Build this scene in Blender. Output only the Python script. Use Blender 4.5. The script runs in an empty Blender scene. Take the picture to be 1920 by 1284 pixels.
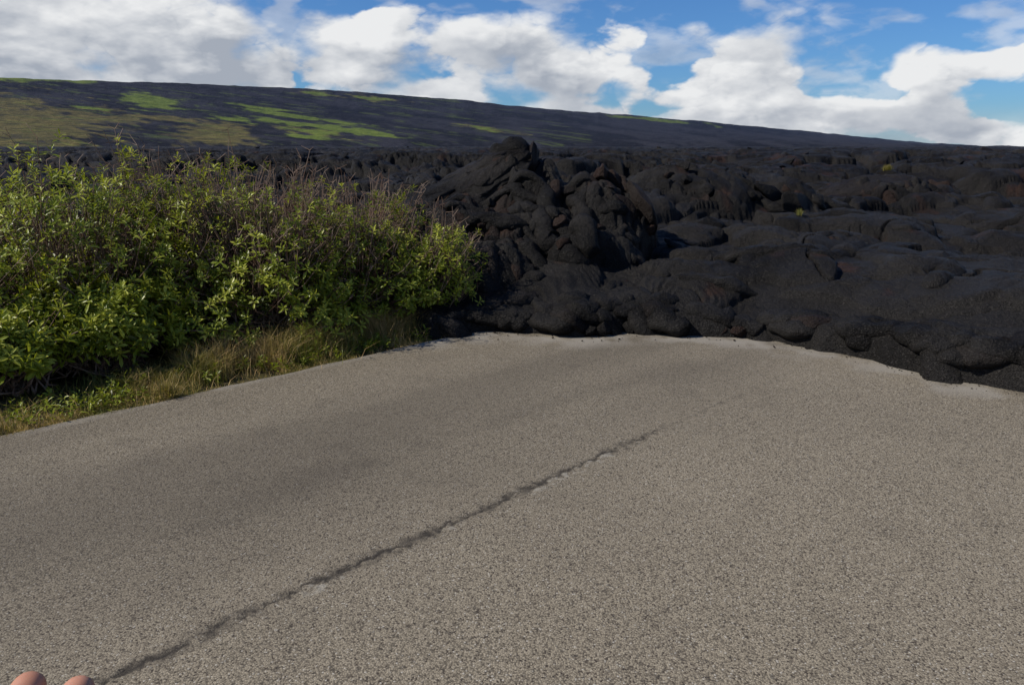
import bpy, math, random
import numpy as np
from mathutils import Vector, Matrix
random.seed(7); rng=np.random.default_rng(7)
scene=bpy.context.scene
R2=math.sqrt(2)
# ---------------------------------------------------------------- helpers
TAB=np.random.default_rng(99).random((512,512)).astype(np.float32)
def vnoise(x,y,seed=0):
    x=x+seed*17.13; y=y+seed*9.71
    ix=np.floor(x).astype(np.int64); iy=np.floor(y).astype(np.int64)
    fx=x-ix; fy=y-iy; fx=fx*fx*(3-2*fx); fy=fy*fy*(3-2*fy)
    g=lambda a,b:TAB[a&511,b&511]
    return (g(ix,iy)*(1-fx)+g(ix+1,iy)*fx)*(1-fy)+(g(ix,iy+1)*(1-fx)+g(ix+1,iy+1)*fx)*fy
def fbm(x,y,seed=0,o=4):
    s=0;a=.5;t=0
    for i in range(o):
        s=s+a*vnoise(x,y,seed+i*3);t+=a;a*=.5;x=x*2.03;y=y*2.03
    return s/t
def sst(v,a,b):
    t=np.clip((v-a)/(b-a),0,1); return t*t*(3-2*t)
def lobes(x,y,sc,seed,asp=.5,orient=None,spread=math.pi):
    X=x/sc;Y=y/sc
    ix=np.floor(X).astype(np.int64); iy=np.floor(Y).astype(np.int64)
    out=np.zeros_like(X)
    for dx in (-1,0,1):
        for dy in (-1,0,1):
            cx=ix+dx;cy=iy+dy
            def h(k): return TAB[(cx*7+k*31+seed*13)&511,(cy*11+k*57+seed*29)&511]
            px=cx+h(1);py=cy+h(2)
            an=(0 if orient is None else orient)+(h(3)-.5)*spread
            a=.65+.3*h(4); b=a*(asp+.25*(h(5)-.5))
            ca=np.cos(an);sa=np.sin(an)
            u=(X-px)*ca+(Y-py)*sa; v=-(X-px)*sa+(Y-py)*ca
            q=1-(u/a)**2-(v/b)**2
            hh=np.where(q>0,(.25*h(6)+b*np.sqrt(np.maximum(q,0)))*np.minimum(1,q*12),0)
            out=np.maximum(out,hh)
    return out*sc
def plates(x,y,sc,seed):
    X=x/sc;Y=y/sc
    ix=np.floor(X).astype(np.int64); iy=np.floor(Y).astype(np.int64)
    b1=np.full_like(X,9.);b2=np.full_like(X,9.);hh=np.zeros_like(X)
    for dx in (-1,0,1):
        for dy in (-1,0,1):
            cx=ix+dx;cy=iy+dy
            def h(k): return TAB[(cx*5+k*37+seed*17)&511,(cy*13+k*41+seed*23)&511]
            ux=X-cx-h(1);uy=Y-cy-h(2);d=ux*ux+uy*uy
            v=h(3)*.6+ux*(h(4)-.5)*1.6+uy*(h(5)-.5)*1.6
            c=d<b1
            b2=np.where(c,b1,np.minimum(b2,d)); hh=np.where(c,v,hh); b1=np.where(c,d,b1)
    e=np.sqrt(b2)-np.sqrt(b1)
    return hh-.35*np.clip(1-e/.10,0,1)
def mk_mesh(name,V,T=None,Q=None,smooth=True,attrs=None):
    me=bpy.data.meshes.new(name)
    V=np.asarray(V,dtype=np.float32)
    me.vertices.add(len(V)); me.vertices.foreach_set('co',V.ravel())
    T=np.zeros((0,3),int) if T is None else np.asarray(T)
    Q=np.zeros((0,4),int) if Q is None else np.asarray(Q)
    li=np.concatenate([T.ravel(),Q.ravel()]).astype(np.int32)
    me.loops.add(len(li)); me.loops.foreach_set('vertex_index',li)
    n=len(T)+len(Q); me.polygons.add(n)
    st=np.concatenate([np.arange(len(T))*3,len(T)*3+np.arange(len(Q))*4]).astype(np.int32)
    me.polygons.foreach_set('loop_start',st)
    me.polygons.foreach_set('use_smooth',np.full(n,smooth))
    me.update(calc_edges=True)
    if attrs:
        for k,a in attrs.items():
            a=np.asarray(a,dtype=np.float32)
            if a.ndim==1:
                at=me.attributes.new(k,'FLOAT','POINT'); at.data.foreach_set('value',a)
            else:
                at=me.attributes.new(k,'FLOAT_VECTOR','POINT'); at.data.foreach_set('vector',a.ravel())
    return me
def mk_obj(name,me,mat=None,parent=None,**props):
    o=bpy.data.objects.new(name,me); scene.collection.objects.link(o)
    if mat: me.materials.append(mat)
    if parent: o.parent=parent
    for k,v in props.items(): o[k]=v
    return o
def grid_quads(n,m):
    i=np.arange(n-1)[:,None];j=np.arange(m-1)[None,:]
    a=(i*m+j).ravel()
    return np.stack([a,a+m,a+m+1,a+1],1)
class Geo:
    def __init__(s): s.V=[];s.Q=[];s.T=[];s.n=0;s.A=[]
    def add(s,V,Q=None,T=None,a=0.0):
        V=np.asarray(V,float).reshape(-1,3)
        s.V.append(V)
        if Q is not None and len(Q): s.Q.append(np.asarray(Q)+s.n)
        if T is not None and len(T): s.T.append(np.asarray(T)+s.n)
        s.A.append(np.full(len(V),a) if np.isscalar(a) else np.asarray(a)); s.n+=len(V)
    def mesh(s,name,attr=None,smooth=True):
        V=np.concatenate(s.V)
        at={}
        if attr: at={attr:np.concatenate(s.A)}
        if attr=='brown': at['tone']=fbm(V[:,0]*3,V[:,1]*3+V[:,2]*2,61,4)
        return mk_mesh(name,V,np.concatenate(s.T) if s.T else None,np.concatenate(s.Q) if s.Q else None,smooth,at)
def tube(P,R,sides=10,up=None,flat=1.0):
    P=np.asarray(P,float);n=len(P)
    D=np.gradient(P,axis=0);D/=np.linalg.norm(D,axis=1)[:,None]+1e-9
    ref=np.array([0,0,1.]) if up is None else up
    S=np.cross(D,ref); ln=np.linalg.norm(S,axis=1); S[ln<1e-3]=[1,0,0]; S/=np.linalg.norm(S,axis=1)[:,None]
    U=np.cross(S,D)
    a=np.linspace(0,2*math.pi,sides,endpoint=False)
    V=P[:,None,:]+R[:,None,None]*(np.cos(a)[None,:,None]*S[:,None,:]+flat*np.sin(a)[None,:,None]*U[:,None,:])
    i=np.arange(n-1)[:,None];j=np.arange(sides)[None,:];k=(j+1)%sides
    Q=np.stack([(i*sides+j),(i*sides+k),((i+1)*sides+k),((i+1)*sides+j)],-1).reshape(-1,4)
    return V.reshape(-1,3),Q
# ---------------------------------------------------------------- node helper
class NT:
    def __init__(s,tree): s.t=tree; s.n=tree.nodes; s.l=tree.links
    def node(s,typ,ins=None,**kw):
        nd=s.n.new(typ)
        for k,v in kw.items(): setattr(nd,k,v)
        if ins:
            for k,v in ins.items():
                sock=nd.inputs[k]
                if isinstance(v,bpy.types.NodeSocket): s.l.new(v,sock)
                else: sock.default_value=v
        return nd
    def math(s,op,a,b=None,c=None,clamp=False):
        ins={0:a}
        if b is not None: ins[1]=b
        if c is not None: ins[2]=c
        return s.node('ShaderNodeMath',ins,operation=op,use_clamp=clamp).outputs[0]
    def vm(s,op,a,b=None,out=0):
        ins={0:a}
        if b is not None: ins[1]=b
        return s.node('ShaderNodeVectorMath',ins,operation=op).outputs[out]
    def noise(s,vec,scale,detail=4,rough=.5,dist=0):
        return s.node('ShaderNodeTexNoise',{'Vector':vec,'Scale':scale,'Detail':detail,'Roughness':rough,'Distortion':dist}).outputs['Fac']
    def ss(s,v,a,b,lo=0.,hi=1.):
        return s.node('ShaderNodeMapRange',{'Value':v,'From Min':a,'From Max':b,'To Min':lo,'To Max':hi},interpolation_type='SMOOTHSTEP').outputs[0]
    def mix(s,f,a,b,blend='MIX'):
        nd=s.node('ShaderNodeMix',data_type='RGBA',blend_type=blend)
        for i,v in ((0,f),(6,a),(7,b)):
            if isinstance(v,bpy.types.NodeSocket): s.l.new(v,nd.inputs[i])
            else: nd.inputs[i].default_value=(*v,1) if (isinstance(v,tuple) and len(v)==3) else v
        return nd.outputs[2]
    def bump(s,h,strength,dist,normal=None):
        ins={'Height':h,'Strength':strength,'Distance':dist}
        if normal is not None: ins['Normal']=normal
        return s.node('ShaderNodeBump',ins).outputs[0]
def new_mat(name):
    m=bpy.data.materials.new(name);m.use_nodes=True
    m.cycles.emission_sampling='NONE'
    nt=NT(m.node_tree); b=m.node_tree.nodes['Principled BSDF']
    return m,nt,b
def attr(nt,name,out='Fac'): return nt.node('ShaderNodeAttribute',attribute_name=name).outputs[out]

# ---------------------------------------------------------------- materials
def lava_mat():
    m,nt,b=new_mat('basalt_lava'); L=nt.l
    g=nt.node('ShaderNodeNewGeometry').outputs['Position']
    tone=attr(nt,'tone')
    n3=nt.noise(g,75,2,.6)
    c=nt.mix(nt.ss(tone,.3,.7),(.0052,.0047,.0043),(.0190,.0175,.0162))
    c=nt.mix(attr(nt,'brown'),c,(.036,.018,.012))
    c=nt.mix(nt.ss(n3,.5,.72,0,.6),c,(.056,.051,.047))  # pale speckle colour stands in for highlights on sunlit crust
    L.new(c,b.inputs['Base Color'])
    b.inputs['Roughness'].default_value=.55
    b.inputs['Specular IOR Level'].default_value=.11
    nn=nt.bump(nt.noise(g,13,5,.74),1.0,.065)
    nn=nt.bump(n3,1.0,.015,nn)
    L.new(nn,b.inputs['Normal'])
    return m
LAVA=lava_mat()
def road_mat():
    m,nt,b=new_mat('weathered_asphalt');L=nt.l
    g=nt.node('ShaderNodeNewGeometry').outputs['Position']
    vor=nt.node('ShaderNodeTexVoronoi',{'Vector':g,'Scale':150.0,'Randomness':1.0},feature='F1')
    dist=vor.outputs['Distance']
    sc_=nt.node('ShaderNodeSeparateColor',{0:vor.outputs['Color']})
    rnd,rnd2=sc_.outputs[0],sc_.outputs[1]
    stone=nt.mix(rnd,(.180,.152,.109),(.325,.281,.207))
    stone=nt.mix(nt.ss(rnd2,.09,.06),stone,(.055,.044,.034))
    stone=nt.mix(nt.ss(rnd2,.96,.98),stone,(.40,.37,.31))
    c=nt.mix(nt.ss(dist,.42,.75,0,.8),stone,(.080,.067,.050))
    pit=nt.ss(nt.noise(g,46,2,.6),.61,.68)
    c=nt.mix(nt.math('MULTIPLY',pit,.6),c,(.040,.035,.029))
    c=nt.mix(attr(nt,'dark'),c,(.055,.047,.037))
    c=nt.mix(attr(nt,'pale'),c,(.27,.25,.215))
    c=nt.mix(attr(nt,'chip'),c,(.33,.31,.26))
    c=nt.mix(attr(nt,'crack'),c,(.030,.026,.021))
    L.new(c,b.inputs['Base Color']); b.inputs['Roughness'].default_value=.85
    b.inputs['Specular IOR Level'].default_value=.2
    h=nt.math('SUBTRACT',nt.math('MULTIPLY',rnd,.7),dist)
    L.new(nt.bump(h,.6,.003),b.inputs['Normal'])
    return m
def leaf_mat(name,c1,c2,c3,rough=.40,trans=.36):
    m,nt,b=new_mat(name);L=nt.l
    a=attr(nt,'tone')
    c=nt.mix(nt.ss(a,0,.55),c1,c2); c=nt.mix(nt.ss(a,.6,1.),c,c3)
    L.new(c,b.inputs['Base Color']);b.inputs['Roughness'].default_value=rough
    b.inputs['Specular IOR Level'].default_value=.35
    tr=nt.node('ShaderNodeBsdfTranslucent',{'Color':nt.mix(.5,c,(.42,.45,.02))})
    mx=nt.node('ShaderNodeMixShader',{0:trans,1:b.outputs[0],2:tr.outputs[0]})
    L.new(mx.outputs[0],nt.n['Material Output'].inputs[0])
    return m
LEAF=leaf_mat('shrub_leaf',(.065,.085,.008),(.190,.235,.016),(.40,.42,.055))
GRASS=leaf_mat('verge_grass',(.080,.105,.018),(.22,.175,.050),(.46,.31,.13),.6,.2)
def simple(name,c1,c2,scale,rough=.9,bump=.01,bs=30):
    m,nt,b=new_mat(name)
    g=nt.node('ShaderNodeNewGeometry').outputs['Position']
    nt.l.new(nt.mix(nt.ss(nt.noise(g,scale,3,.6),.35,.65),c1,c2),b.inputs['Base Color'])
    b.inputs['Roughness'].default_value=rough; b.inputs['Specular IOR Level'].default_value=.2
    if bump: nt.l.new(nt.bump(nt.noise(g,bs,3,.6),.8,bump),b.inputs['Normal'])
    return m
WOOD=simple('shrub_wood',(.11,.062,.042),(.24,.18,.14),6,bump=0)
SOIL=simple('dry_soil',(.050,.045,.020),(.12,.095,.042),5)
# ---------------------------------------------------------------- lava terrain
BP=np.array([(-120,17),(-60,14),(-30,12.6),(-12,11.2),(-6,10.3),(-3,9.4),(-1.8,8.5),(-1.25,7.5),(-.77,6.8),(-.4,6.97),(-.1,7.1),(.2,6.98),(.585,6.84),(1.106,7.04),(1.63,6.92),(2.23,6.77),(2.43,6.52),(2.72,6.31),(2.98,6.08),(3.09,5.77),(3.19,5.49),(3.48,5.37),(3.63,5.19),(4.2,4.9),(5.,4.0),(6.2,3.6),(8,2.6),(12,1.5),(30,-2),(120,-20)],float)
def bdist(x,y):
    yb=np.interp(x,BP[:,0],BP[:,1]); sgn=np.where(y>yb,1.,-1.)
    d=np.full_like(x,1e9)
    for i in range(len(BP)-1):
        a=BP[i];b=BP[i+1];e=b-a;L=(e**2).sum()
        t=np.clip(((x-a[0])*e[0]+(y-a[1])*e[1])/L,0,1)
        d=np.minimum(d,np.hypot(x-a[0]-t*e[0],y-a[1]-t*e[1]))
    return d*sgn
def H(x,y):
    r=np.hypot(x,y)
    wx=x+.7*(fbm(x*1.0,y*1.0,1,3)-.5)*2; wy=y+.7*(fbm(x*1.0,y*1.0,5,3)-.5)*2
    d=bdist(x,y)
    de=d+.10*(fbm(x*2.6,y*2.6,8,2)-.5)*2
    T=.12+.10*fbm(x*.8,y*.8,4,2)+.05*np.clip((x-2.4)/1.,0,1)
    w=.17
    q=np.clip(de/w,0,1); prof=np.where(de>0,np.sqrt(1-(1-q)**2),0)
    far=np.clip((r-11)/9,0,1)
    rag=np.clip(fbm(x*.33,y*.33,15,2)*3.6-1.5,0,1)
    L1=lobes(wx,wy,3.0,1,.6)*.17
    L2=lobes(wx,wy,1.25,2,.36)*(.28+.14*rag)
    L3=lobes(wx,wy,.46,3,.42)*(.12+.42*rag)
    L3b=lobes(x+.1*(fbm(x*5,y*5,41,2)-.5),y,.17,9,.5)*.30*rag*np.clip(1-(r-6)/16,0,1)
    L4=lobes(x,y,11.,4,.6)*.06*np.clip((r-16)/20,0,1)
    L5=lobes(wx,wy,4.5,6,.45)*.22*far*np.clip(fbm(x*.12,y*.12,12,2)*4-1.5,0,1)
    near=np.clip(d/1.5,0,1)
    rg=(1-np.abs(fbm(x*1.6,y*1.6,21,4)*2-1))*.16*far*(.3+.7*rag)
    fp=np.clip((r-28)/30,0,1)
    pl=plates(wx,wy,1.3,5)*.19*np.clip((r-8.5)/4,0,1)*(.2+.8*rag)+plates(wx,wy,.55,15)*.08*near*rag+plates(x,y,3.1,8)*.18*far*rag+plates(x,y,7.,18)*.42*fp+(fbm(x*.35,y*.35,19,4)-.5)*.9*fp
    f=np.abs(fbm(x*.7,y*.7,71,3)-.5)
    ck=-.12*np.clip(1-f/.010,0,1)*near
    rp=.012*np.sin(42*(fbm(x*.9,y*.9,81,2)*3+x*.5))*np.clip(1-(r-5)/9,0,1)*np.clip(fbm(x*.8,y*.8,83,2)*5-2.2,0,1)
    base=T-.03+.014*np.clip(d,0,14)+near*L1+(.30+.70*near)*L2+L3*(.5+.5*near)+L3b*near+ck+rp+.07*(fbm(x*3.2,y*3.2,33,5)-.5)
    base=base+L4+L5+rg+pl
    base=np.where(base>1.2,1.2+(1-np.exp(-(base-1.2)/.5))*.52,base)
    z=np.where(de>0,base*prof,0)-.16*np.where(de>0,np.clip(1-q*3,0,1),1)
    return np.where(de<=0,-.16,z)
na,nr=1200,1300
az=np.linspace(math.radians(-52),math.radians(52),na)
rr=np.exp(np.linspace(math.log(4.6),math.log(420),nr))
A,Rr=np.meshgrid(az,rr)
X=(Rr*np.sin(A)).ravel();Y=(Rr*np.cos(A)).ravel()
Z=H(X,Y)
me=mk_mesh('lava_field',np.stack([X,Y,Z],1),Q=grid_quads(nr,na)[:,::-1],attrs={'brown':np.clip(fbm(X*2.2,Y*2.2,44,5)*7-4.7,0,.7),'tone':fbm(X*1.3,Y*1.3,61,5)*.7+fbm(X*.1,Y*.1,66,3)*.3})
mk_obj('lava_field',me,LAVA,kind='structure',label='black ropy lava field that has flowed over the asphalt road')
# toes & rocks
def toe(geo,x,y,ang,L,r,hf,curv=0,lift=.25,brown=0,flat=.8):
    n=9 if L<6*r else 17
    t=np.linspace(0,1,n)
    a=ang+curv*(t-.5)
    px=x+np.cumsum(np.cos(a))*L/n; py=y+np.cumsum(np.sin(a))*L/n
    pz=hf(px,py)+r*lift
    pz=np.convolve(np.pad(pz,2,'edge'),np.ones(5)/5,'valid')
    R=r*(1-np.abs(2*t-1)**3.2)**.5*(1+.16*np.sin(t*9+x*9)); R[0]=R[-1]=r*.04
    V,Q=tube(np.stack([px,py,pz],1),np.maximum(R,r*.04),14,flat=flat)
    V=V+(.26*r)*(np.stack([fbm(V[:,0]*14,V[:,1]*14+V[:,2]*9,k,3) for k in (1,2,3)],1)-.5)*2
    geo.add(V,Q,a=brown)
def icos(sub):
    import bmesh
    bm=bmesh.new(); bmesh.ops.create_icosphere(bm,subdivisions=sub,radius=1)
    bm.verts.ensure_lookup_table()
    V=np.array([v.co[:] for v in bm.verts]);T=np.array([[v.index for v in f.verts] for f in bm.faces]);bm.free();return V,T
IV,IT=icos(4)
def rock(geo,c,size,rot,seed,brown=0,box=.6,rough=.16,fr=2.2):
    r=np.random.default_rng(seed); V=IV.copy()
    for i in range(9):
        nrm=r.normal(size=3);nrm/=np.linalg.norm(nrm);k=box+.25*r.random()
        dd=V@nrm; ex=np.maximum(dd-k,0); V=V-ex[:,None]*nrm*.93
    V=V+rough*(np.stack([fbm(V[:,0]*fr+V[:,2],V[:,1]*fr-V[:,2]*.7,seed%50+k,4) for k in (1,7,13)],1)-.5)
    V=V*np.array(size)
    M=np.array(Matrix.Rotation(rot[2],3,'Z')@Matrix.Rotation(rot[1],3,'Y')@Matrix.Rotation(rot[0],3,'X'))
    geo.add(V@M.T+np.array(c),T=IT,a=brown)
def dome(x,y,cx,cy,rx,ry,rot,h,p=.6):
    c,s=math.cos(rot),math.sin(rot)
    u=((x-cx)*c+(y-cy)*s)/rx; v=(-(x-cx)*s+(y-cy)*c)/ry
    return h*np.maximum(1-u*u-v*v,0)**p
def mound(name,label,domes,ext,step,sc,ntoes,seed,extra=None,toe_r=(.06,.13),rough=1.,splits=(),Lf=(2.5,6),angs=.55,ymax=99,jag=0.):
    x0,x1,y0,y1=ext
    def hm(x,y):
        wx=x+.16*(fbm(x*2.2,y*2.2,seed,3)-.5)*2; wy=y+.16*(fbm(x*2.2,y*2.2,seed+9,3)-.5)*2
        z=np.zeros_like(x)
        for dm in domes: z=np.maximum(z,dome(wx,wy,*dm))
        m=np.clip(z/.3,0,1)
        z=z+m*rough*(lobes(wx,wy,sc,seed,.45)*.5+lobes(wx*1.0,wy,sc*.45,seed+3,.5)*.5+(1-np.abs(fbm(x*4,y*4,seed+2,3)*2-1))*.10+.03*plates(x,y,.35,3))
        if jag: z=z+m*jag*(plates(wx,wy,.50,31)*.26+plates(wx,wy,.22,33)*.13+lobes(x,y,.16,35,.55)*.5-.08)
        for (ax,ay,bx,by) in splits:
            e=np.array([bx-ax,by-ay]);L=(e**2).sum();t=np.clip(((x-ax)*e[0]+(y-ay)*e[1])/L,0,1)
            dd=np.hypot(x-ax-t*e[0],y-ay-t*e[1])+.08*(fbm(x*4,y*4,5,2)-.5)
            z=z-m*.20*np.clip(1-dd/.07,0,1)
        return np.where(z>.02,z+.12,-.2)
    nx=int((x1-x0)/step);ny=int((y1-y0)/step)
    gx,gy=np.meshgrid(np.linspace(x0,x1,nx),np.linspace(y0,y1,ny))
    x=gx.ravel();y=gy.ravel();z=hm(x,y)
    geo=Geo(); geo.add(np.stack([x,y,z],1),grid_quads(ny,nx)[:,::-1],a=np.clip(fbm(x*2.2,y*2.2,seed+30,5)*5-2.9,0,.7))
    r=np.random.default_rng(seed);k=0;tries=0
    while k<ntoes and tries<ntoes*30:
        tries+=1
        px=r.uniform(x0,x1);py=r.uniform(y0,min(y1,ymax))
        e=.12; a=np.array([px,px+e,px-e,px,px]);b=np.array([py,py,py,py+e,py-e]);hh=hm(a,b)
        if hh.min()<.05: continue
        gx_,gy_=(hh[1]-hh[2]),(hh[3]-hh[4])
        ang=math.atan2(-gy_,-gx_)+r.normal()*angs+(math.pi/2 if r.random()<.4 else 0)
        rad=r.uniform(*toe_r); Lh=rad*r.uniform(*Lf)
        toe(geo,px,py,ang,Lh,rad,hm,curv=r.normal()*1.8,lift=r.uniform(-.5,.1),brown=max(0,r.normal()*.3-.15),flat=r.uniform(.7,1.))
        k+=1
    if extra: extra(geo,hm)
    return mk_obj(name,geo.mesh(name,'brown'),LAVA,label=label,category='lava mound')
def ex1(geo,hm):
    rock(geo,(-.86,9.5,1.02),(1.10,.52,.15),(.50,-.44,.06),3,.0,.72,.55,5.5)
    rock(geo,(-.48,9.62,1.28),(.74,.36,.15),(.45,-.50,.1),4,.05,.70,.50,5.5)
    rock(geo,(-.20,9.8,1.50),(.36,.3,.13),(.4,-.6,.1),24,.0,.62,.45,5)
    rock(geo,(.05,9.9,1.60),(.20,.22,.24),(.2,-.35,.3),5,.0)
    rock(geo,(-.12,9.9,1.64),(.16,.2,.14),(.2,-.6,.3),55,.0)
    rock(geo,(.20,9.85,1.50),(.11,.2,.32),(.1,.30,.2),6,.2)
    rock(geo,(.34,9.8,1.28),(.10,.2,.30),(-.1,.45,.5),7,.15)
    rock(geo,(.50,9.7,1.10),(.12,.2,.24),(-.1,.2,.9),57,.15)
    rock(geo,(1.08,9.35,1.38),(.13,.15,.19),(.1,-.35,.3),88,.65,.42,.3)
    rock(geo,(1.25,9.38,1.30),(.12,.15,.22),(.1,-.55,.3),93,.5,.42,.3)
    rock(geo,(1.38,9.4,1.18),(.10,.18,.26),(.1,-.6,.3),9,.4,.45,.3)
    rock(geo,(.90,9.3,1.24),(.12,.14,.16),(.3,-.2,.3),58,.3,.45,.3)
    rock(geo,(1.50,9.15,1.0),(.13,.34,.36),(-.2,-.45,.2),11,.2)
    rock(geo,(1.28,8.85,.80),(.20,.14,.38),(-.25,-.15,.1),12,.25)
    rock(geo,(1.00,8.8,.74),(.16,.12,.32),(-.25,.25,.1),13,.15)
    r=np.random.default_rng(5)
    for i in range(48):
        x=r.uniform(-.8,1.6);y=r.uniform(7.9,9.3);z=float(hm(np.array([x]),np.array([y]))[0])
        if z<.15: continue
        s=r.uniform(.05,.13); rock(geo,(x,y,z-.02),(s,s*r.uniform(.5,1),s*r.uniform(.35,.9)),tuple(r.uniform(-1.2,1.2,3)),50+i,max(0,r.normal()*.5-.1),.45,.3)
    for (x,y,a,L,rd,c) in [(-.85,9.05,.1,1.0,.065,-.9),(-.8,8.92,.0,.9,.06,-.7),(-.7,8.78,.1,.9,.065,-.8),(-.65,8.62,-.1,.8,.07,.7),(-.6,8.45,.1,.8,.075,-.6),(-.1,9.25,-.3,.7,.06,-.9),(-.05,9.1,-.4,.6,.07,-.9),(.45,9.3,-1.5,.75,.10,.8),(.62,9.15,-1.2,.6,.09,-.8),(.32,8.95,-1.3,.6,.10,.9),(.30,8.6,-.9,.4,.13,.9),(.65,8.5,-1.2,.45,.14,-.9),(.1,8.35,-.8,.45,.11,.8),(.85,8.9,-1.6,.5,.09,.3),(.5,8.25,-.5,.4,.12,.9)]:
        toe(geo,x,y,a,L,rd,hm,curv=c,lift=.25,brown=0,flat=.95)
mound('lava_mound','tall jagged mound of folded black lava with tilted slabs',
 [(0.05,10.0,1.1,1.2,0,1.24,.55),(-1.2,10.2,1.8,1.0,-.1,.82,.7),(1.1,9.5,.72,.95,0,1.05,.5),(.35,8.95,1.25,.75,0,.70,.6),(-.6,9.2,.95,.9,.2,.78,.65),(.7,8.6,.8,.6,0,.44,.5),(-.3,8.3,.8,.75,0,.34,.5),(1.2,8.2,1.0,.6,0,.14,.5)],
 (-3,2.4,7.3,11.5),.016,.42,110,11,ex1,(.04,.085),Lf=(4,10),angs=.7,ymax=9.5,jag=.5)
def ex2(geo,hm):
    rock(geo,(2.35,12.9,1.02),(.5,.35,.14),(.3,-.4,.3),21,.4,.5,.35,4)
    rock(geo,(2.15,12.6,.85),(.35,.3,.12),(.4,-.2,.6),22,.4,.5,.35,4)
    rock(geo,(4.55,12.2,.72),(.5,.14,.26),(-.3,.5,.5),23,.0)
    rock(geo,(4.2,12.5,.9),(.5,.14,.22),(-.3,.45,.5),24,.0)
    r=np.random.default_rng(15)
    for i in range(24):
        x=r.uniform(1.5,5.2);y=r.uniform(11.5,13.5);z=float(hm(np.array([x]),np.array([y]))[0])
        if z<.15: continue
        s=r.uniform(.08,.2); rock(geo,(x,y,z-.02),(s,s*.7,s*.4),tuple(r.uniform(-1,1,3)),150+i,max(0,r.normal()*.4),.45,.3)
mound('lava_mound','smooth black lava dome split by long cracks',
 [(3.1,13.1,1.75,1.6,-.15,1.12,.65),(4.3,12.8,1.0,1.0,0,.85,.6),(2.5,12.2,.9,.8,0,.55,.6)],
 (.9,5.8,10.9,15),.025,1.3,10,23,ex2,(.07,.13),rough=.35,splits=[(3.15,11.2,3.0,12.9),(3.0,12.9,4.6,12.2),(3.1,12.0,2.2,12.3),(3.0,12.9,2.4,13.6)],jag=.2)
def ex3(geo,hm):
    rock(geo,(6.3,14.1,1.0),(.9,.35,.10),(.45,-.12,.1),31,.1,.6,.35,4)
    rock(geo,(7.2,14.3,1.05),(.5,.3,.10),(.4,.1,-.1),32,.1,.6,.35,4)
    rock(geo,(5.8,13.7,.7),(.5,.3,.13),(.5,-.1,.3),33,.2)
    rock(geo,(7.9,14.2,.8),(.3,.25,.2),(.5,.5,.3),34,.1)
mound('lava_mound','low lava ridge with tilted crust slabs',
 [(6.8,14.4,1.6,.95,.05,.68,.55),(5.7,14.1,.8,.6,0,.46,.55)],
 (4.6,9,13,15.8),.03,.7,20,31,ex3,(.06,.11),jag=.6)
geo=Geo(); r=np.random.default_rng(3)
def Hs(x,y): return H(np.asarray(x,float),np.asarray(y,float))
def toe_f(x,y,ang,L,rad,c=0,lift=0.,b=0,flat=.8): toe(geo,x,y,ang,L,rad,Hs,c,lift,b,flat)
for t_ in [(3.3,8.2,.75,1.3,.16,.3),(1.6,7.7,-.2,.9,.10,.4),(3.6,6.6,.9,1.0,.13,.5),(1.4,10.3,.05,1.5,.18,-.2),(2.6,10.5,.1,.9,.15,.2),(.2,7.5,-1.2,.5,.09,.1),(4.4,9.2,.3,1.6,.16,.5),(2.2,8.6,-.3,1.3,.12,.9),(5.2,8.4,.9,1.4,.14,-.6),(3.9,10.9,.1,1.4,.15,.7),(6.4,11.2,-.2,1.6,.17,.6)]: toe_f(*t_[:5],c=t_[5],lift=-.25)
for i in range(70):
    k=r.integers(7,23);f=r.random();p=BP[k]*(1-f)+BP[k+1]*f;e=BP[k+1]-BP[k];nn=np.array([-e[1],e[0]])/np.hypot(*e)
    rad=r.uniform(.09,.17);along=math.atan2(e[1],e[0])+r.normal()*.3
    L=rad*r.uniform(2.5,5); c=p+nn*(rad*.9+r.uniform(-.01,.10))-e/np.hypot(*e)*L*.5
    toe_f(c[0],c[1],along,L,rad,c=r.normal()*.6,lift=-.30,b=max(0,r.normal()*.15-.1),flat=.62)
for i in range(60):
    y=r.uniform(7.3,15);x=r.uniform(-1.,y*.72); rad=r.uniform(.05,.11)*(1+.04*(y-7))
    toe_f(x,y,r.uniform(0,6.3),rad*r.uniform(4,9),rad,c=r.normal()*1.4,lift=r.uniform(-.6,-.3))
for i in range(110):
    y=r.uniform(10,60) if i%4 else r.uniform(9,16);x=r.uniform(-.62*y,.72*y); s=r.uniform(.10,.34)*(1+.012*y)*min(1,y/16)
    rock(geo,(x,y,float(Hs([x],[y])[0])+s*.02),(s,s*.6,s*.24),(r.normal()*.4,r.normal()*.4,r.uniform(0,3)),300+i,max(0,r.normal()*.4-.25),.5,.3)
mk_obj('lava_crust',geo.mesh('lava_crust','brown'),LAVA,kind='structure',label='rounded toes and broken slabs of black lava crust')
k=0
for (x,y,s,b) in [(.72,6.93,.09,.0),(.86,6.96,.11,.05),(1.13,7.05,.10,0),(1.93,6.92,.08,.4),(2.1,6.88,.10,.5),(3.48,5.46,.11,.5),(3.62,5.32,.09,.3),(-.45,7.05,.06,.3)]:
    g2=Geo(); k+=1; rz=r.uniform(0,3)
    rock(g2,(0,0,0),(s,s*.75,s*.8),(r.uniform(-.2,.2),r.uniform(-.2,.2),rz),200+k,b,.5,.2)
    o=mk_obj('lava_block',g2.mesh('lava_block','brown',True),LAVA,label=('reddish brown' if b>=.5 else 'angular black')+' lava block at the edge of the flow',category='rock',group='broken lava blocks along the flow front')
    o.location=(x,y,s*.5)
g3=Geo()
IV2,IT2=icos(1)
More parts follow.
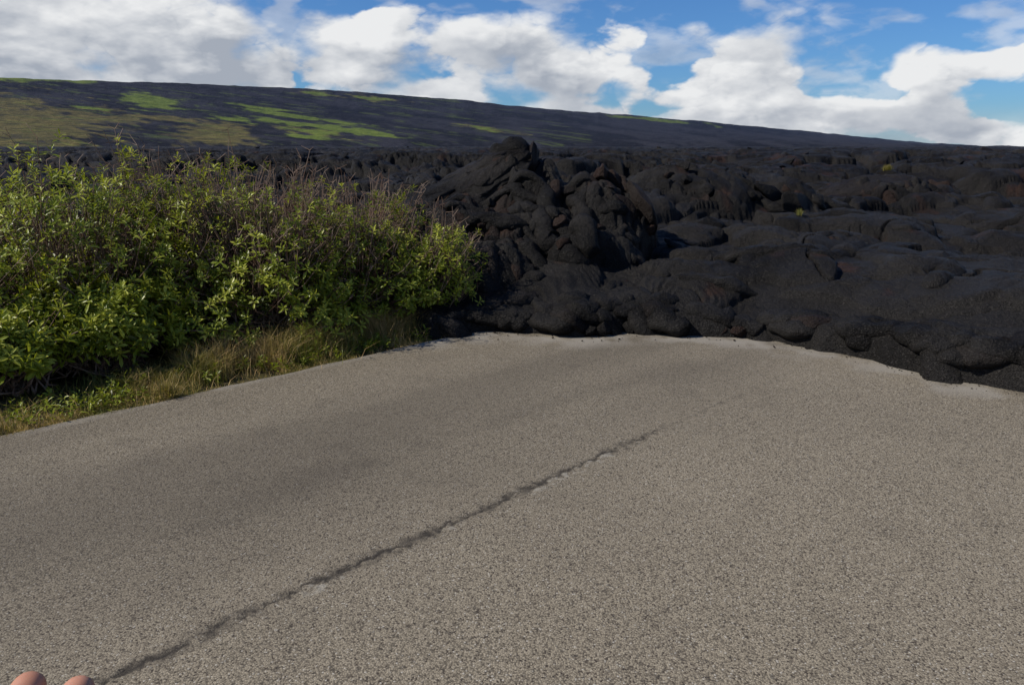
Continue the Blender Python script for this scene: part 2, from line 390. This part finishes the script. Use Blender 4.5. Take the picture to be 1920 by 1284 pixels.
for i in range(200):
    kk=r.integers(6,23);f=r.random();p=BP[kk]*(1-f)+BP[kk+1]*f
    s=r.uniform(.003,.008)*(2.0 if r.random()<.04 else 1)
    x=p[0]+r.normal()*.06;y=p[1]-abs(r.normal())*.14+.02
    V=IV2*np.array([s,s*r.uniform(.6,1),s*.7])*(1+.3*r.normal(size=(len(IV2),1))*.4)+np.array([x,y,.004+s*.4]); g3.add(V,T=IT2,a=r.random()*.6)
mk_obj('gravel',g3.mesh('gravel','brown'),LAVA,kind='stuff',label='small lava crumbs scattered along the flow front',category='gravel')

# ---------------------------------------------------------------- road and ground
ROAD=road_mat()
sg=np.concatenate([np.arange(-16,-.5,.07),np.arange(-.5,6.3,.008),np.arange(6.3,10.5,.07)])
dg=np.concatenate([np.arange(-.5,2.32,.05),np.arange(2.32,2.66,.005),np.arange(2.66,5.22,.05),[5.24,5.27]])
S,D=np.meshgrid(sg,dg,indexing='ij'); s=S.ravel();d=D.ravel().copy()
em=d>5.2; d[em]+= (fbm(s[em]*3,s[em]*0,3,4)-.5)*.10
x=(s-d)/R2; y=(s+d)/R2
z=.004*np.sin(d*1.1)+.004*fbm(x,y,2,2)
bd=bdist(x,y)
pale=.8*np.clip(1-np.abs(-bd-.12)/.34,0,1)*(bd<.3)*sst(fbm(x*5,y*5,41,3),.3,.7)+.4*np.clip(1-np.abs(5.25-d)/.08,0,1)*sst(fbm(x*4,y*4,43,3),.3,.6)
left=sst(d,2.0,3.8)
big=fbm(s*.22,d*1.7,51,4)
dark=left*(.16+.26*sst(big,.34,.70))+.10*sst(fbm(x*.7,y*.7,53,4),.4,.75)+.12*sst(fbm(x*4,y*4,55,4),.6,.8)
dark+=.20*np.exp(-((d-3.25-.15*np.sin(s*.7))/.20)**2)*sst(s,.8,2.)*sst(fbm(s*.9,d*2,58,4),.35,.6)
dark+=.35*np.clip(1-np.abs(bd+.02)/.10,0,1)*sst(fbm(x*7,y*7,57,3),.4,.6)
dark=dark*(1-.6*np.clip(pale,0,1))
cen=2.505+(fbm(s*.8,s*0,3,3)-.5)*.06+(fbm(s*5,s*0,13,4)-.5)*.022-.045*(1-sst(s,.5,1.3))
dd=d-cen+(fbm(x*34,y*34,17,4)-.5)*.085
wid=(.015+.014*sst(fbm(s*3.6,s*0+3,19,3),.3,.7))*(1-.6*sst(s,3.3,3.9))
fade=1-.62*sst(s,3.5,4.1)-.26*sst(s,4.,6.2)
crack=sst(1-np.abs(dd)/wid,0,1.)*fade*(.3+.7*sst(fbm(x*24,y*24,23,3),.32,.55))
halo=sst(1-np.abs(dd)/(wid*3.0),0,1)*fade*.85*(.35+.65*sst(fbm(x*20,y*20,27,3),.35,.6))
chip=sst(1-np.abs(dd+.040)/.04,0,.6)*sst(fbm(x*42,y*42,29,3),.54,.64)*sst(fbm(s*3.,s*0,37,2),.33,.5)*(1-sst(s,3.5,4.2))*.55
z=z-.004*crack-.002*halo+.006*halo*(fbm(x*50,y*50,39,2)-.5)+.002*chip
me=mk_mesh('road',np.stack([x,y,z],1),Q=grid_quads(len(sg),len(dg)),attrs={'pale':np.clip(pale,0,.85),'dark':np.clip(dark+halo*.7,0,.85),'crack':np.clip(crack*.9,0,1),'chip':np.clip(chip,0,1)})
mk_obj('road',me,ROAD,kind='structure',label='weathered grey asphalt road cut off by the lava')
gr=np.exp(np.linspace(math.log(.3),math.log(11000),260));ga=np.linspace(-math.pi,math.pi,361)
GA,GR=np.meshgrid(ga,gr);x=(GR*np.sin(GA)).ravel();y=(GR*np.cos(GA)).ravel()
z=-.045+.03*(fbm(x*2,y*2,6,3)-.5)
mk_obj('ground',mk_mesh('ground',np.stack([x,y,z],1),Q=grid_quads(len(gr),len(ga))[:,::-1]),SOIL,kind='structure',label='dry brown soil beside the road')

# ---------------------------------------------------------------- hills
ru=np.array([-1.4,-.775,-.641,-.501,-.383,-.238,-.073,.0266,.160,.2943,.4296,.5177,.598,.9])
re=np.array([.085,.083,.0811,.0767,.0735,.0673,.0559,.0451,.0355,.0240,.0117,.0032,-.0004,-.002])
nu,nf=900,180
uu=np.linspace(-1.4,.9,nu); ff=np.concatenate([np.linspace(0,1,nf-12),1+np.linspace(.02,.5,12)])
F,U=np.meshgrid(ff,uu,indexing='ij');F=F.ravel();U=U.ravel()
Dd=np.interp(U,[-1.4,-.64,0,.53,.9],[1500,1700,2500,3800,4500])
e0=np.interp(U,ru,re)+.0014
rn=(fbm(U*60,U*0+3,3,4)-.5)*.0024
Yd=380+(Dd-380)*np.minimum(F,1)**1.1+np.maximum(F-1,0)*1500
el=(e0+rn*np.minimum(F*2,1))*np.minimum(F,1)**1.15
el=el+.0034*(fbm(U*14+F*3,F*9,7,5)-.5)*np.minimum(F*3,1)*(F<1)*np.clip(e0/.03,0,1)*(1-F*.6)
Zh=1.7+Yd*el; Zh=np.where(F<=1,Zh*np.minimum(F*8+.0,1)-2*(F<.01),Zh-(F-1)*250)
Xh=U*Yd
P=[(-.60,.026,.085,.024,1,0),(-.70,.03,.1,.035,1,0),(-.373,.0155,.045,.011,1,0),(-.43,.033,.055,.0030,1,.09),(-.50,.033,.04,.005,1,.1),(-.62,.053,.04,.006,1,0),
   (-.445,.0545,.042,.009,2,.10),(-.28,.038,.085,.0028,2,.13),(-.24,.0245,.11,.0036,2,.11),(-.25,.017,.04,.0040,1.6,.13),(-.19,.018,.06,.0040,2,.12),(-.31,.046,.035,.0022,2,.12),(-.17,.058,.03,.0035,1.5,.1),(-.04,.022,.04,.0022,1.5,.12),(-.6,.081,.10,.0035,2,.02),(.19,.0315,.06,.0022,2.,.09),(-.24,.063,.03,.002,1.5,.1),(-.35,.033,.03,.0028,2,.13),(-.53,.047,.025,.002,2,.12),(-.25,.0115,.03,.003,2,.1)]
green=np.zeros_like(U);yel=np.zeros_like(U)
for (pu,pe,su,se,k,sl_) in P:
    du=(U-pu); g=np.exp(-(du/su)**2-((el+du*sl_-pe)/se)**2)
    if k==1: yel=np.maximum(yel,g)
    elif k==2: green=np.maximum(green,g)
    else: green=np.maximum(green,g*.8);yel=np.maximum(yel,g*.8)
n1=fbm(U*60,(el+U*.12)*420,11,6)
thr=lambda g,t,k:np.clip((g+(n1-.5)*1.3-t)*k,0,1)
stre=np.clip((fbm((U)*30,(el+U*.12)*900,17,4)-.66)*9,0,.35)*(U<.1)
hb=fbm(U*18,(el+U*.12)*220,91,5)*.65+fbm(U*160,el*1500,95,4)*.35
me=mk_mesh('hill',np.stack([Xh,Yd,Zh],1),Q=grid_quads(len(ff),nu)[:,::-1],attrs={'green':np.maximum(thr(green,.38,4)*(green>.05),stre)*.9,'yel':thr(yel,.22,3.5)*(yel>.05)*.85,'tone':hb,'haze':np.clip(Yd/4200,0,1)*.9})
m,nt,b=new_mat('lava_hillside')
g=nt.node('ShaderNodeNewGeometry').outputs['Position']
gs=nt.vm('MULTIPLY',g,(1,1,3))
nb_=nt.noise(gs,.06,4,.7)
c=nt.mix(nt.ss(attr(nt,'tone'),.38,.62),(.0085,.0090,.014),(.026,.026,.034))  # blue in the rock colours paints in distance haze
c=nt.mix(nt.ss(nb_,.5,.7,0,.5),c,(.022,.025,.022))
gc=nt.mix(nt.ss(nb_,.4,.6),(.070,.105,.018),(.15,.19,.035)); yc=nt.mix(nt.ss(nb_,.40,.6),(.055,.054,.022),(.150,.122,.042))
c=nt.mix(attr(nt,'yel'),c,yc);c=nt.mix(attr(nt,'green'),c,gc)
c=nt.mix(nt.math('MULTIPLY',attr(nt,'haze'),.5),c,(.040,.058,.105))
nt.l.new(c,b.inputs['Base Color']);b.inputs['Roughness'].default_value=.95;b.inputs['Specular IOR Level'].default_value=.05
nt.l.new(nt.bump(nb_,.8,10),b.inputs['Normal'])
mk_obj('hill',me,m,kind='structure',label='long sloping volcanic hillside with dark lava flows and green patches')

# ---------------------------------------------------------------- shrubs
def leaves(P,Nn,nl,Lr,tone,rg,wf=.30):
    n=len(P);K=nl
    Pn=np.repeat(P,K,0);A=np.repeat(Nn,K,0);tn=np.repeat(tone,K)
    k=np.tile(np.arange(K),n);ph=k*2.39996+np.repeat(rg.random(n)*6.28,K)
    ref=np.where(np.abs(A[:,2:3])>.9,np.array([[1.,0,0]]),np.array([[0,0,1.]]))
    S=np.cross(A,ref);S/=np.linalg.norm(S,axis=1)[:,None];T=np.cross(A,S)
    tilt=np.radians(25+60*(1-k/K))+rg.normal(size=n*K)*.2
    Rd=np.cos(ph)[:,None]*S+np.sin(ph)[:,None]*T
    Dr=np.cos(tilt)[:,None]*A+np.sin(tilt)[:,None]*Rd
    W=np.cross(Dr,A);W/=np.linalg.norm(W,axis=1)[:,None]+1e-9
    Nr=np.cross(W,Dr)
    L=(Lr[0]+(Lr[1]-Lr[0])*rg.random(n*K))*(1-.35*(k/K)); w=L*wf*(.8+.4*rg.random(n*K))
    base=Pn-A*(.05*(1-k/K))[:,None]
    bend=-.25*L
    def pt(t,s_): return base+Dr*(L*t)[:,None]+W*(w*s_*.5)[:,None]+Nr*(bend*t*t+(abs(s_)*.18*w))[:,None]
    V=np.stack([pt(0,0),pt(.35,-.75),pt(.35,0),pt(.35,.75),pt(.72,-1),pt(.72,0),pt(.72,1),pt(1.0,0)],1)
    F=np.array([[0,2,1],[0,3,2],[1,2,5],[1,5,4],[2,3,6],[2,6,5],[4,5,7],[5,6,7]])
    idx=np.arange(n*K)[:,None,None]*8+F[None]
    tone_v=np.repeat(np.clip(tn+rg.normal(size=n*K)*.12,0,1),8)
    return V.reshape(-1,3),idx.reshape(-1,3),tone_v
def shrub(cx,cy,rx,ry,h,n,seed,label,dry=.12,yel=0,Lr=(.045,.09)):
    rg=np.random.default_rng(seed)
    n0=int(n*1.3)
    th=rg.random(n0)*2*math.pi; cz=rg.random(n0)**.8*1.15-.22; cz=np.clip(cz,-.22,.999)
    cr=np.sqrt(1-np.clip(cz,0,1)**2)*np.where(cz<0,1+cz*.6,1)
    fr=.62+.40*rg.random(n0)**.6
    lump=.62+.80*fbm(th*2.1+seed*3,cz*3.8+5,seed,3)
    sh=fr*lump
    z0=.28
    P=np.stack([cx+rx*cr*np.cos(th)*sh,cy+ry*cr*np.sin(th)*sh,z0+(h-z0)*cz*np.where(cz>0,sh,1)],1)
    shoot=(rg.random(n0)<.08)&(cz>.15)
    up_=np.where(shoot,rg.random(n0)*.18,0)
    P[:,2]=np.maximum(P[:,2],.06)+up_
    O=np.array([cx,cy,.25]); A=P-O; A/=np.linalg.norm(A,axis=1)[:,None]; A[:,2]+=.75; A+=rg.normal(size=A.shape)*.28; A/=np.linalg.norm(A,axis=1)[:,None]
    gapn=fbm(P[:,0]*3.2+P[:,2]*2.1,P[:,1]*3.2-P[:,2]*2.7,seed+40,3)
    keep=(gapn>.46)|(rg.random(n0)<.15)|shoot
    P=P[keep];A=A[keep];fr=fr[keep]; gp=gapn[keep]
    bare=rg.random(len(P))<dry*np.clip((P[:,2]-.35),0,1)*1.5
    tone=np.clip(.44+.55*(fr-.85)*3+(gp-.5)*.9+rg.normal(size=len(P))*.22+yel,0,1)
    root=bpy.data.objects.new('shrub',None);scene.collection.objects.link(root);root.location=(cx,cy,0)
    root['label']=label;root['category']='shrub';root['group']='green shrubs along the road verge'
    off=np.array([cx,cy,0])
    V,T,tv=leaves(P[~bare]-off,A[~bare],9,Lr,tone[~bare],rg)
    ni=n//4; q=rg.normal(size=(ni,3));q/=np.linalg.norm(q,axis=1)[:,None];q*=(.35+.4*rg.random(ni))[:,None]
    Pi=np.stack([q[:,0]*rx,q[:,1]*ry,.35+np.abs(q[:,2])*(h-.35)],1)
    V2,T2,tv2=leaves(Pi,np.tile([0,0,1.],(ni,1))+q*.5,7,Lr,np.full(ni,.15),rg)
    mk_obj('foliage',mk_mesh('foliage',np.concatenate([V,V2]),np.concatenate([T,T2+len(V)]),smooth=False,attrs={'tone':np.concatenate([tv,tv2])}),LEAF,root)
    ge=Geo()
    for i in range(0,len(P),1):
        if i%2 and not bare[i]: continue
        e=P[i]-off; b0=np.array([rg.normal()*.22*rx,rg.normal()*.22*ry,0.0])
        mid=b0*.5+e*.45+np.array([0,0,-.05])+rg.normal(size=3)*.08
        t=np.linspace(0,1,6)[:,None]
        pts=(1-t)**2*b0+2*t*(1-t)*mid+t*t*(e+A[i]*(.04+.12*rg.random() if bare[i] else 0))
        pts[1:-1]+=rg.normal(size=(4,3))*.02
        Vb,Qb=tube(pts,np.linspace(.009,.0024,6),4);ge.add(Vb,Qb)
        if bare[i]:
            for j in range(6):
                q0=pts[3+j%3]; dv=A[i]*.6+rg.normal(size=3)*.7; dv/=np.linalg.norm(dv)
                tt=np.linspace(0,1,3)[:,None]; Vb,Qb=tube(q0+tt*dv*rg.uniform(.04,.14),np.array([.0032,.0027,.0022]),3);ge.add(Vb,Qb)
    mk_obj('branch',ge.mesh('branch'),WOOD,root)
shrub(-4.65,5.65,1.25,1.05,1.22,1600,1,'dense green leafy shrub beside the grassy road verge')
shrub(-3.78,6.65,1.3,1.15,1.64,2000,2,'tall green leafy shrub with bright upright shoots',.12)
shrub(-2.98,7.25,1.1,1.1,1.62,1800,3,'tall green shrub mixed with dry grey twigs',.26)
shrub(-2.28,7.1,1.05,1.05,1.42,1800,4,'green shrub with bare dry twigs on top',.48)
shrub(-1.60,7.55,.92,.9,1.28,1500,5,'leafy shrub with reddish dry stems next to the lava',.48)
shrub(-.95,7.55,.64,.6,.98,1050,6,'small yellow-green shrub touching the black lava',.34,.12,(.045,.08))
shrub(-5.6,7.6,1.2,1.2,1.45,900,8,'green leafy shrub behind other shrubs',.1)
shrub(-3.25,5.88,.66,.5,.72,750,9,'low light green shrub at the verge',.0,.1,(.055,.11))
shrub(-3.72,5.32,.62,.5,.60,700,12,'low light green shrub at the verge',.0,.1,(.055,.11))

# ---------------------------------------------------------------- grass
def blades(n,sf,df,hr,wr,tone,rg,lean=.5,patch=.0):
    s=sf(n);d=df(n)
    if patch:
        k=(fbm(s*2.2,d*2.2,37,3)>patch)|(rg.random(n)<.12); s=s[k];d=d[k];n=len(s)
    x=(s-d)/R2;y=(s+d)/R2
    h=hr[0]+(hr[1]-hr[0])*rg.random(n)**1.6; h*=.6+.8*fbm(s*3,d*3,39,2); a=rg.random(n)*6.28; w=wr*(.6+.8*rg.random(n))
    ld=rg.random(n)*6.28; ln=h*lean*rg.random(n)
    B=np.stack([x,y,np.full(n,-.03)],1);wv=np.stack([np.cos(a),np.sin(a),a*0],1)*w[:,None]
    Lv=np.stack([np.cos(ld),np.sin(ld),ld*0],1)*ln[:,None];up=np.array([[0,0,1.]])*h[:,None]
    V=np.stack([B-wv,B+wv,B+Lv*.3+up*.6-wv*.7,B+Lv*.3+up*.6+wv*.7,B+Lv+up*.95],1).reshape(-1,3)
    F=np.array([[0,1,3],[0,3,2],[2,3,4]]);T=(np.arange(n)[:,None,None]*5+F[None]).reshape(-1,3)
    return V,T,np.repeat(np.clip(tone(n,s,d),0,1),5)
rg=np.random.default_rng(21); VV=[];TT=[];AA=[];nv=0
def addb(r_):
    global nv
    VV.append(r_[0]);TT.append(r_[1]+nv);AA.append(r_[2]);nv+=len(r_[0])
clump=lambda s,d:fbm(s*2.5,d*2.5,31,3)
addb(blades(34000,lambda n:rg.uniform(-.8,4.7,n),lambda n:5.26+np.abs(rg.normal(size=n))*.28-.01,(.012,.055),.0022,lambda n,s,d:.58+2.0*(clump(s,d)-.5)+rg.normal(size=n)*.26,rg,1.1,.45))
addb(blades(15000,lambda n:rg.uniform(.6,4.5,n),lambda n:5.74+rg.normal(size=n)*.16,(.04,.18),.0022,lambda n,s,d:.58+2.2*(clump(s,d)-.48)+.12*(s>3)+rg.normal(size=n)*.30,rg,1.4,.48))
addb(blades(9000,lambda n:rg.uniform(2.2,4.5,n),lambda n:5.74+rg.normal(size=n)*.12,(.10,.32),.002,lambda n,s,d:.74+1.6*(clump(s,d)-.47)+rg.normal(size=n)*.3,rg,1.2,.47))
mk_obj('grass',mk_mesh('grass',np.concatenate(VV),np.concatenate(TT),smooth=False,attrs={'tone':np.concatenate(AA)}),GRASS,kind='stuff',label='dry and green grass along the road edge',category='grass')
n=520; s=rg.uniform(-.4,4.4,n);d=5.52+rg.normal(size=n)*.17
k=(fbm(s*2,d*2,47,2)>.5)&(d>5.33);s=s[k];d=d[k]
V,T,tv=leaves(np.stack([(s-d)/R2,(s+d)/R2,.03+.07*rg.random(len(s))],1),np.tile([0,0,1.],(len(s),1))+rg.normal(size=(len(s),3))*.25,7,(.025,.06),rg.random(len(s))*.8,rg,.4)
mk_obj('weeds',mk_mesh('weeds',V,T,smooth=False,attrs={'tone':tv}),LEAF,kind='stuff',label='low leafy green weeds among the verge grass',category='weeds')
def tuft(name,label,cat,x,y,z,n,h,tone,seed,bw=.0035):
    g_=np.random.default_rng(seed);a=g_.random(n)*6.28;l=g_.random(n)
    dr=np.stack([np.cos(a)*l,np.sin(a)*l,.45+.6*(1-l)],1)*h
    w=np.stack([-np.sin(a),np.cos(a),a*0],1)*bw
    B=g_.normal(size=(n,3))*np.array([.02,.02,0])*(bw/.0035)
    V=np.stack([B-w,B+w,B+dr*.55+[0,0,h*.15]-w*.7,B+dr*.55+[0,0,h*.15]+w*.7,B+dr],1).reshape(-1,3)
    F=np.array([[0,1,3],[0,3,2],[2,3,4]]);T=(np.arange(n)[:,None,None]*5+F[None]).reshape(-1,3)
    o=mk_obj(name,mk_mesh(name,V,T,smooth=False,attrs={'tone':np.repeat(np.clip(tone+g_.normal(size=n)*.12,0,1),5)}),GRASS,label=label,category=cat);o.location=(x,y,z)
def best(x0,y0,rad):
    gx,gy=np.meshgrid(np.linspace(x0-rad,x0+rad,15),np.linspace(y0-rad,y0+rad,15));h=Hs(gx.ravel(),gy.ravel());i=int(np.argmax(h));return float(gx.ravel()[i]),float(gy.ravel()[i]),float(h[i])-.02
tuft('grass_tuft','pale yellow-green grass tuft at the asphalt edge','grass',-2.42,5.14,-.03,220,.15,.7,1)
tuft('grass_tuft','small green weed growing from the black lava','weed',*best(3.75,10.4,.3),50,.12,.3,2)
tuft('grass_tuft','yellow-green grass tuft in a hollow of the lava field','grass',*best(8.6,20.5,.8),220,.22,.42,3,.006)
tuft('grass_tuft','yellow-green grass tuft in a hollow of the lava field','grass',*best(7.9,20.6,.6),220,.20,.48,4,.006)

# ---------------------------------------------------------------- hand at the frame edge
def hand():
    V=[];E=[];Rd=[]
    me=bpy.data.meshes.new('hand')
    def add(p,r,par=None):
        V.append(p);Rd.append(r)
        if par is not None:E.append((par,len(V)-1))
        return len(V)-1
    elbow=add((0,-.24,-.13),.042); fore=add((0,-.12,-.07),.036,elbow); wr=add((0,0,0),.026,fore)
    pl=add((0,.045,.012),.030,wr)
    specs=[(.033,.092,.0280,.0095),(.009,.094,.028,.0096),(-.012,.090,.026,.0092),(-.032,.080,.021,.008)]
    for (fx,fy,seg,rad) in specs:
        k=add((fx*.8,fy-.012,.020),rad*1.35,pl)
        a=.35; p=np.array([fx,fy,.022])
        for j in range(4):
            k=add(tuple(p),rad*(1.05-.07*j),k)
            dv=np.array([fx*.25,math.cos(a),math.sin(a)])*seg*(1.15-.14*j);p=p+dv;a-=.32
    k=add((.034,.018,.004),.014,wr); k=add((.056,.046,.010),.012,k); k=add((.066,.070,.016),.0105,k); add((.068,.092,.020),.009,k)
    me.from_pydata(V,E,[]); o=bpy.data.objects.new('person',me); scene.collection.objects.link(o)
    bpy.context.view_layer.objects.active=o;o.select_set(True)
    sk=o.modifiers.new('s','SKIN')
    for i,v in enumerate(me.skin_vertices[0].data): v.radius=(Rd[i]*(1.0),Rd[i]*(.62 if i==3 else .95)); v.use_root=(i==0)
    ss=o.modifiers.new('u','SUBSURF');ss.levels=2;ss.render_levels=2
    dg_=bpy.context.evaluated_depsgraph_get();m2=bpy.data.meshes.new_from_object(o.evaluated_get(dg_));o.modifiers.clear();o.data=m2
    for p in m2.polygons:p.use_smooth=True
    m,nt,b=new_mat('skin');g=nt.node('ShaderNodeNewGeometry').outputs['Position']
    nt.l.new(nt.mix(nt.ss(nt.noise(g,60,3,.5),.35,.65),(.38,.17,.10),(.46,.22,.14)),b.inputs['Base Color'])
    b.inputs['Roughness'].default_value=.5;b.inputs['Subsurface Weight'].default_value=.15;b.inputs['Subsurface Radius'].default_value=(.01,.004,.002)
    m2.materials.clear();m2.materials.append(m)
    o['label']='bare tan hand with fingers reaching forward over the road';o['category']='person'
    return o
ho=hand()
ho.matrix_world=Matrix.Translation((-.241,.185,1.3395))@Matrix.Rotation(math.radians(30),4,'X')

# ---------------------------------------------------------------- sky with clouds
sun_dir=Vector((-.90,-.22,.88)).normalized()
el_=math.asin(sun_dir.z); azs=math.atan2(sun_dir.x,sun_dir.y)
w=bpy.data.worlds.new('World');scene.world=w;w.use_nodes=True
nt=NT(w.node_tree);bg=nt.n['Background']
sky=nt.node('ShaderNodeTexSky',sky_type='NISHITA',sun_disc=False,sun_elevation=el_,sun_rotation=azs,air_density=1.0,dust_density=.3,ozone_density=2.5).outputs[0]
sky=nt.mix(1.0,sky,(.36,.63,1.0),'MULTIPLY')
nt.l.new(sky,bg.inputs[0]);bg.inputs[1].default_value=.1
ca=np.concatenate([np.linspace(-math.pi,-.72,50)[:-1],np.linspace(-.72,.72,1900),np.linspace(.72,math.pi,50)[1:]])
ce=np.concatenate([np.linspace(-.03,.20,400),np.linspace(.20,.45,25)[1:]])
CE,CA=np.meshgrid(ce,ca,indexing='ij');a_=CA.ravel();e_=CE.ravel()
def cl_bias(a,e):
    b=np.full_like(a,.09)
    for (ca_,ce_,sa,se,wt) in [(-.235,.175,.095,.020,-.85),(.178,.125,.030,.040,-.75),(.215,.168,.09,.026,-.70),(.50,.155,.15,.038,-.95),(.410,.108,.035,.034,-.65),(.56,.045,.05,.014,-.50),(-.03,.182,.07,.014,-.7),(.12,.185,.06,.012,-.55),(.44,.058,.05,.010,-.42),(.36,.062,.03,.008,-.30),(.10,.05,.03,.006,-.20),
       (.228,.135,.016,.022,.34),(-.52,.13,.2,.10,.45),(.05,.11,.10,.05,.32),(-.12,.12,.10,.04,.2),(.300,.112,.055,.055,.58),(.52,.090,.055,.022,.58),(.49,.130,.03,.006,.50),(.52,.172,.02,.005,.42),(-.2,.07,.3,.06,.33),(.3,.030,.25,.022,.36),(.55,.012,.1,.014,.5)]:
        b=b+wt*np.exp(-((a-ca_)/sa)**2-((e-ce_)/se)**2)
    return b
def thick(a,e):
    x=a*1.0;y=e*1.6
    x2=x+.07*(fbm(x*14,y*14,5,7)-.5); y2=y+.07*(fbm(x*14,y*14,9,7)-.5)
    p=lobes(x2,y2,.13,21,.8)/.13*.20+lobes(x2,y2,.055,22,.85)/.055*.16+lobes(x2,y2,.024,23,.85)/.024*.08
    return p-.25+(fbm(x*11,y*14,31,8)-.5)*1.75
bi=cl_bias(a_,e_)
t0=thick(a_,e_); den=t0+bi
t1=thick(a_-.006,e_+.006);t2=thick(a_-.016,e_+.018);t3=thick(a_-.040,e_+.045)
b3=cl_bias(a_-.03,e_+.035)
soft=.18+.42*sst(fbm(a_*11,e_*18,67,3),.38,.65)
cov=sst(den/soft,.0,1.)*(1-sst(e_,.24,.42))
wisp=sst(fbm(a_*16+.5*fbm(a_*30,e_*60,78,3),e_*40,77,7),.47,.72)*.45*(1-sst(e_,.2,.3)); cov=np.maximum(cov,wisp)
lowhaze=.5*(1-sst(e_,.0,.05))*(np.abs(a_)<1.2); cov=np.maximum(cov,lowhaze)
lit=.66+.60*(t0-t1)+.48*(t0-t2)+.42*(t0-t3)+.30*(bi-b3)
lit-=.55*sst(den,.18,.75)*sst(fbm(a_*7,e_*20,88,6),.43,.62)
lit-=.28*np.exp(-((a_+.56)/.20)**2-((e_-.15)/.07)**2)
lit-=.20*np.exp(-((a_+.28)/.12)**2-((e_-.09)/.016)**2)
lit-=.12*sst(-e_,-.05,-.01)
lit+=.10*sst(.25-den,0,.25)
lit+=.34*(fbm(a_*22,e_*40,93,6)-.5)
lit=np.clip(lit,0.04,1)
g0=np.array([.35,.39,.46]);g1=np.array([.83,.84,.85])
col=g0[None]*(1-lit[:,None])+g1[None]*lit[:,None]
R0=14000
me=mk_mesh('sky',np.stack([R0*np.sin(a_)*np.cos(e_),R0*np.cos(a_)*np.cos(e_),R0*np.sin(e_)],1),Q=grid_quads(len(ce),len(ca)),attrs={'cover':cov,'cloud':col})
m,nt,b=new_mat('cloud_layer'); nt.n.remove(b)
em=nt.node('ShaderNodeEmission',{'Color':attr(nt,'cloud','Color'),'Strength':1.0});tp=nt.node('ShaderNodeBsdfTransparent')
mx=nt.node('ShaderNodeMixShader',{0:attr(nt,'cover'),1:tp.outputs[0],2:em.outputs[0]})
nt.l.new(mx.outputs[0],nt.n['Material Output'].inputs[0])
mk_obj('sky',me,m,kind='structure',label='bank of white and grey cumulus clouds in blue sky')
sl=bpy.data.lights.new('sun','SUN');sl.energy=5.0;sl.angle=math.radians(.5);sl.color=(1,.93,.82)
so=bpy.data.objects.new('sun',sl);scene.collection.objects.link(so);so.rotation_euler=sun_dir.to_track_quat('Z','Y').to_euler()
# ---------------------------------------------------------------- camera
cd=bpy.data.cameras.new('camera');cd.lens=27;cd.sensor_width=36;cd.clip_start=.02;cd.clip_end=40000
co=bpy.data.objects.new('camera',cd);scene.collection.objects.link(co);co.location=(0,0,1.7);co.rotation_euler=(math.radians(75.7),0,0)
scene.camera=co
scene.view_settings.view_transform='Standard'
try: scene.view_settings.look='None'
except Exception: pass
scene.view_settings.exposure=0
